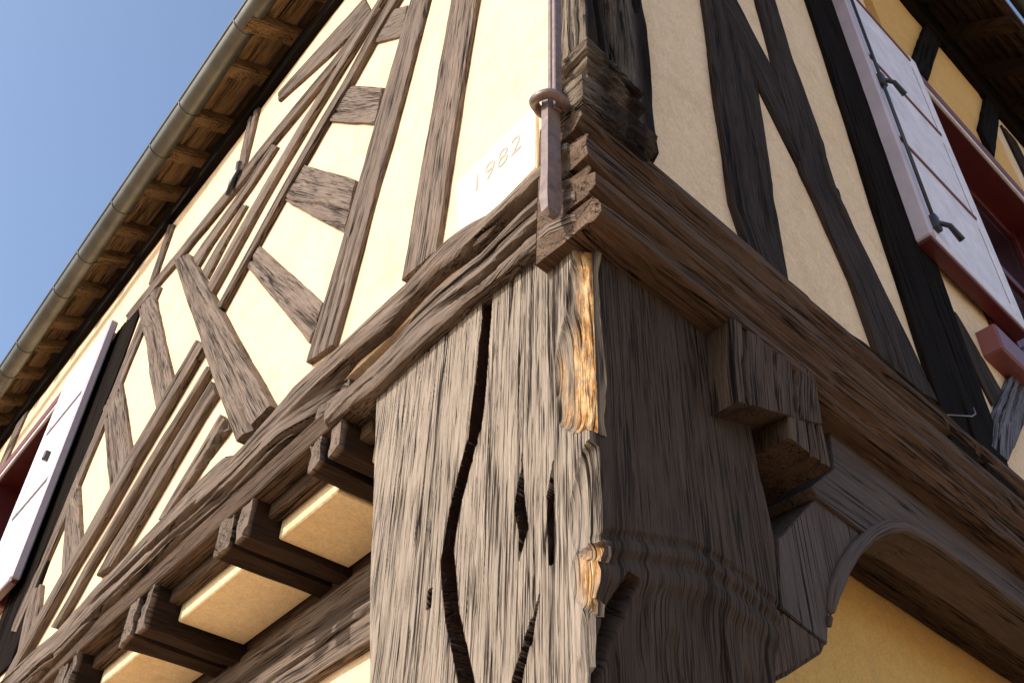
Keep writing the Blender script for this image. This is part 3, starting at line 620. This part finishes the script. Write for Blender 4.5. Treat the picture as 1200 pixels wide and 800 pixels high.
shutter(PR, 1.30, 1.835, .985, 2.40, .012, .058, zr, 0, (PR.px((1097, 268), .058)[1] + .01, PR.px((1040, 105), .058)[1]), 'lavender white shutter with red rails and black bolt rod on shaded wall')
shutter(PL, 2.72, 3.17, .61, 1.80, .030, .058, [PL.px(p, .058)[1] for p in [(38, 580), (76, 482)]], 0, (), 'bright white wooden shutter on the sunlit wall', M_LINE)
box('catch', bpy.data.objects['shutter.001'], M_IRON, PL, 2.90, 2.92, .053, .075, 1.20, 1.24, bev=.003)

# --- windows
def window(pl, O, label, so_=.055):
    u0, u1, z0, z1 = O
    wdw = H(box('window', None, M_DARKROOM, pl, u0 - .05, u1 + .05, -.60, -.56, z0 - .05, z1 + .05, bev=0)); wdw['label'] = label
    box('reveal', wdw, M_RED, pl, u0 - .002, u0 + .025, -.14, .008, z0, z1, bev=.002); box('reveal', wdw, M_RED, pl, u1 - .025, u1 + .002, -.14, .008, z0, z1, bev=.002)
    box('head', wdw, M_RED, pl, u0 - .25, u1 + .04, -.14, .012, z1 - .03, z1 + .02, bev=.002)
    box('head_moulding', wdw, M_REDL, pl, u0 - .25, u1 + .06, .0125, .030, z1 - .012, z1 + .05, bev=.004)
    box('head_fillet', wdw, M_WHITE, pl, u0 - .25, u1 + .05, .0125, .026, z1 - .030, z1 - .0125, bev=.003)
    box('window_sill', wdw, M_REDL, pl, u0 - .15, u1 + .08, -.14, so_, z0 - .115, z0 - .02, bev=.006)
    n = 2; w = (u1 - u0 - .05) / n
    for i in range(n):
        a = u0 + .025 + i * w
        for (x0, x1, y0, y1) in ((a, a + .05, z0, z1 - .03), (a + w - .05, a + w, z0, z1 - .03)): box('casement_stile', wdw, M_RED, pl, x0, x1, -.135, -.095, y0, y1, axis='z')
        for y in np.linspace(z0, z1 - .08, 4): box('glazing_bar', wdw, M_RED, pl, a + .05, a + w - .05, -.13, -.10, y, y + .045)
        box('pane', wdw, M_GLASS, pl, a + .04, a + w - .04, -.118, -.112, z0 + .02, z1 - .05, bev=0)
window(PR, RW, 'dark red casement window on the shaded wall'); window(PL, LW, 'dark red casement window on the sunlit wall', .026)

# --- roofs
roof = H(link('roof', mesh('roof', [tuple(v) for v in list(PL.w(np.array([-.35, 7.4, 7.4, -.35]), np.array([.215, .215, -4, -4]), np.array([2.475, 2.40, 6.2, 6.3]))) + list(PL.w(np.array([-.35, 7.4, 7.4, -.35]), np.array([.215, .215, -4, -4]), np.array([2.53, 2.455, 6.3, 6.4])))],
    [(0, 1, 2, 3), (4, 5, 6, 7), (0, 1, 5, 4), (1, 2, 6, 5), (2, 3, 7, 6), (3, 0, 4, 7)]), M_TILE)); roof['label'] = 'tiled roof slope over the sunlit wall'
roofR = H(link('roof', mesh('roof', [tuple(v) for v in list(PR.w(np.array([1.3, 5.9, 5.9, 1.3]), np.array([.33, .33, -4, -4]), np.array([3.60, 3.60, 7.4, 7.4]))) + list(PR.w(np.array([1.3, 5.9, 5.9, 1.3]), np.array([.33, .33, -4, -4]), np.array([3.66, 3.66, 7.5, 7.5])))],
    [(0, 1, 2, 3), (4, 5, 6, 7), (0, 1, 5, 4), (1, 2, 6, 5), (2, 3, 7, 6), (3, 0, 4, 7)]), M_TILE)); roofR['label'] = 'tiled roof slope over the shaded wall'
def slope_box(name, parent, mat, pl, u0, u1, o0, z0, o1, z1, th, axis='o'):
    bm = bmesh.new(); c = []
    for u in (u0, u1):
        for (o, z) in ((o0, z0), (o1, z1), (o1, z1 + th), (o0, z0 + th)): c.append(bm.verts.new(tuple(pl.w(np.array(u), np.array(o), np.array(z)))))
    for f in ((0, 1, 2, 3), (7, 6, 5, 4), (0, 4, 5, 1), (1, 5, 6, 2), (2, 6, 7, 3), (3, 7, 4, 0)): bm.faces.new([c[i] for i in f])
    bmesh.ops.recalc_face_normals(bm, faces=bm.faces); bmesh.ops.bevel(bm, geom=list(bm.edges), offset=.006, segments=2, affect='EDGES')
    return fin(name, bm, mat, parent, pl, axis)
def eaveL(s): return 2.475 - .0097 * (s + .35)
tails = [PL.pz(p, 2.40)[0] for p in [(313, 40), (277, 93), (247, 140), (211, 190), (180, 233)]]
stp = (tails[-1] - tails[0]) / 4
SL = .42                                                          # eave boards rise gently towards the wall
for k in range(-4, 14):
    s = tails[0] + k * stp + .025 * math.sin(k * 4.1); z = eaveL(s) - .035; s2 = tails[0] + (k + 1) * stp + .025 * math.sin((k + 1) * 4.1)
    slope_box('rafter', roof, W_EAVE, PL, s - .035, s + .035, .204, z - .045, -.06, z + .262 * SL - .03, .06)
    for i, (oa, ob_) in enumerate(((.198, .118), (.114, .040), (.036, -.04))):
        dz = .004 * math.sin(k * 7.3 + i * 2)
        slope_box('eave_board', roof, W_EAVE if i < 2 else W_EAVED, PL, s + .037, s2 - .037, oa, z + (.20 - oa) * SL + dz, ob_, z + (.20 - ob_) * SL + dz, .016, 'u')  # innermost row darker, shade deep under the eave painted in
# gutter: half-round zinc channel with beaded edge and brackets
GP = [(PL.px((290, 0), .243), .243), (PL.px((0, 430), .243), .243)]
ga, gb = GP[0][0], GP[1][0]; gd = (gb - ga) / (gb[0] - ga[0])
def gz(s): return ga[1] + gd[1] * (s - ga[0]) + .006 * math.sin(s * 2.3)
def gutter():
    R_ = .043; V = []; Fc = []; G = []
    ss = np.linspace(-.4, 7.4, 80); ths = np.linspace(0, math.pi, 13)
    for s in ss:
        for r in (R_, R_ - .003):
            for th in ths: V.append(PL.w(np.array(s), np.array(.243 - R_ + math.cos(th) * r), np.array(gz(s) - .006 - math.sin(th) * r)))
    m = 26
    for i in range(len(ss) - 1):
        for k in range(12):
            a = i * m + k; Fc.append((a, a + 1, a + m + 1, a + m)); a += 13; Fc.append((a, a + m, a + m + 1, a + 1))
        for a, c in ((0, 13), (12, 25)): Fc.append((i * m + a, i * m + c, (i + 1) * m + c, (i + 1) * m + a))
    g = link('gutter', mesh('gutter', V, Fc, np.array(V)), M_ZINC, roof, True)
    tube('bead', g, M_ZINC, [PL.w(np.array(s), np.array(.243), np.array(gz(s) - .004)) for s in np.linspace(-.4, 7.4, 20)], .007, 8)
    for k in range(22):
        s = .35 + k * .33 + .06 * math.sin(k * 2.7)
        pts = [PL.w(np.array(s), np.array(.243 - R_ + math.cos(t) * (R_ + .002)), np.array(gz(s) - .006 - math.sin(t) * (R_ + .002))) for t in np.linspace(-.1, math.pi, 12)]
        tube('gutter_joint', g, M_ZINC, pts, .0022, 6)
gutter()
# eaves of the shaded wall: dark rafter tails over close-set battens
tR = [PR.pz(p, 3.42)[0] for p in [(1140, 0), (1195, 38)]]; dR = tR[1] - tR[0]
for k in range(-2, 8):
    x = tR[0] + k * dR; slope_box('rafter', roofR, W_EAVED, PR, x - .035, x + .035, .318, 3.455, -.10, 3.80, .08)
for i in range(9):
    o = .32 - i * .045; z = 3.60 + .95 * (.33 - o)
    box('batten', roofR, W_EAVED, PR, 1.3, 5.9, o - .026, o, z - .04, z - .012, bev=0)
gs_ = np.linspace(1.2, 6, 40); V = []; Fc = []
for s in gs_:
    for th in np.linspace(0, math.pi, 11): V.append(PR.w(np.array(s), np.array(.40 + math.cos(th) * .055), np.array(3.60 - math.sin(th) * .055)))
for i in range(len(gs_) - 1):
    for k in range(10): a = i * 11 + k; Fc.append((a, a + 1, a + 12, a + 11))
link('gutter', mesh('gutter', V, Fc, np.array(V)), M_ZINC, roofR, True)
# inner masses that keep daylight out of the house
H(box('inner_core', None, M_DARKROOM, PL, .9, 6.9, -4.2, -.75, GROUND + .0, 2.5, bev=0))

# ------------------------------------------------------------------ small things on the house
# iron rod with ring
rod = bpy.data.objects.new('iron_rod', None); COL.objects.link(rod); tag(rod, 'slim brown painted iron rod with a ring collar at the corner post', 'iron rod')
def RB(name, s0, s1, o0, o1, z0, z1, **k): return box(name, rod, M_ROD, PL, s0, s1, o0, o1, z0, z1, axis='z', **k)
sA = PL.px((636, 60), .055)[0]; sB = PL.px((657, 60), .055)[0]
zr_ = PL.px((650, 112), .055)[1]
RB('bar', sA - .008, sA + .001, .034, .044, zr_ - .02, 1.9, bev=.0015); RB('bar', sA - .026, sA - .017, .034, .050, zr_ - .02, 1.9, bev=.0015)
bm = bmesh.new(); zt = zr_ + .015; zb_ = PL.px((645, 246), .056)[1]; sm_ = sA - .012
ring0 = [(-.008, .060), (.008, .060), (.008, .034), (-.008, .034)]; lv = []
for z, k in ((zt, 1), (zb_ + .10, 1.0), (zb_ + .04, 1.15), (zb_ + .008, .9), (zb_, .3)):
    lv.append([bm.verts.new(tuple(PL.w(np.array(sm_ + s_ * k), np.array(.048 + (o - .048) * k), np.array(z)))) for s_, o in ring0])
for a, b2 in zip(lv, lv[1:]):
    for i in range(4): bm.faces.new([a[i], a[(i + 1) % 4], b2[(i + 1) % 4], b2[i]])
bm.faces.new(lv[0][::-1]); bm.faces.new(lv[-1]); bmesh.ops.recalc_face_normals(bm, faces=bm.faces)
fin('point', bm, M_ROD, rod, PL, 'z')
tube('ring_collar', rod, M_ROD, [PL.w(np.array(sm_ + .025 * math.cos(t)), np.array(.049 + .026 * math.sin(t)), np.array(zr_ + .010 * math.cos(t) + .003 * math.sin(3 * t))) for t in np.linspace(0, 2 * math.pi, 25)[:-1]], .0085, 8, closed=True)

# date plaque
pq = [PL.px(p, .007) for p in [(536, 214), (627, 124), (628, 196), (535, 292)]]
plaque = tag(poly('date_plaque', None, M_PLAQ, PL, pq, .007, -.006, raw=True, bev=.0015), 'white date plaque reading 1982 on the plaster above the sill', 'date plaque')
ca = PL.px((556, 213), .013); cb = PL.px((602, 168), .013)
for k, ch in enumerate('1982'):
    cu = bpy.data.curves.new('digit', 'FONT'); cu.body = ch; cu.extrude = .0005; cu.align_x = 'CENTER'; cu.align_y = 'CENTER'; cu.size = .068; cu.offset = -.0006
    ct = ca + (cb - ca) * k / 3; to = bpy.data.objects.new('digit', cu); COL.objects.link(to)
    xd = -AW; T = Matrix.Identity(4); pos = PL.w(np.array(ct[0]), np.array(.0076), np.array(ct[1]))
    for i in range(3): T[i][0] = xd[i]; T[i][1] = ZW[i]; T[i][2] = NL[i]; T[i][3] = pos[i]
    bpy.context.view_layer.update()
    tm = bpy.data.meshes.new_from_object(to.evaluated_get(bpy.context.evaluated_depsgraph_get())); bpy.data.objects.remove(to)
    tm.transform(T); tm.materials.clear(); link('digit', tm, M_INK, plaque)

# loose wire at the foot of the black post
wp = [PR.w(*[np.array(v) for v in (*PR.px(p, .04)[:1], .04 + .02 * math.sin(k), PR.px(p, .04)[1])]) for k, p in enumerate([(1110, 486), (1118, 491), (1130, 492), (1142, 485), (1148, 474)])]
tag(tube('wire', None, M_WIRE, wp, .0014, 6), 'thin loose grey wire curled at the foot of the black window post', 'wire')
# iron hook above the rail
hk = [PL.w(*[np.array(v) for v in (PL.px(p, .03)[0], .03, PL.px(p, .03)[1])]) for p in [(281, 192), (278, 203), (273, 212), (267, 228)]]
tag(tube('shutter_hook', None, M_IRON, hk, [.014, .010, .013, .009], 8), 'small black iron hook above the timber rail on the sunlit wall', 'hook')
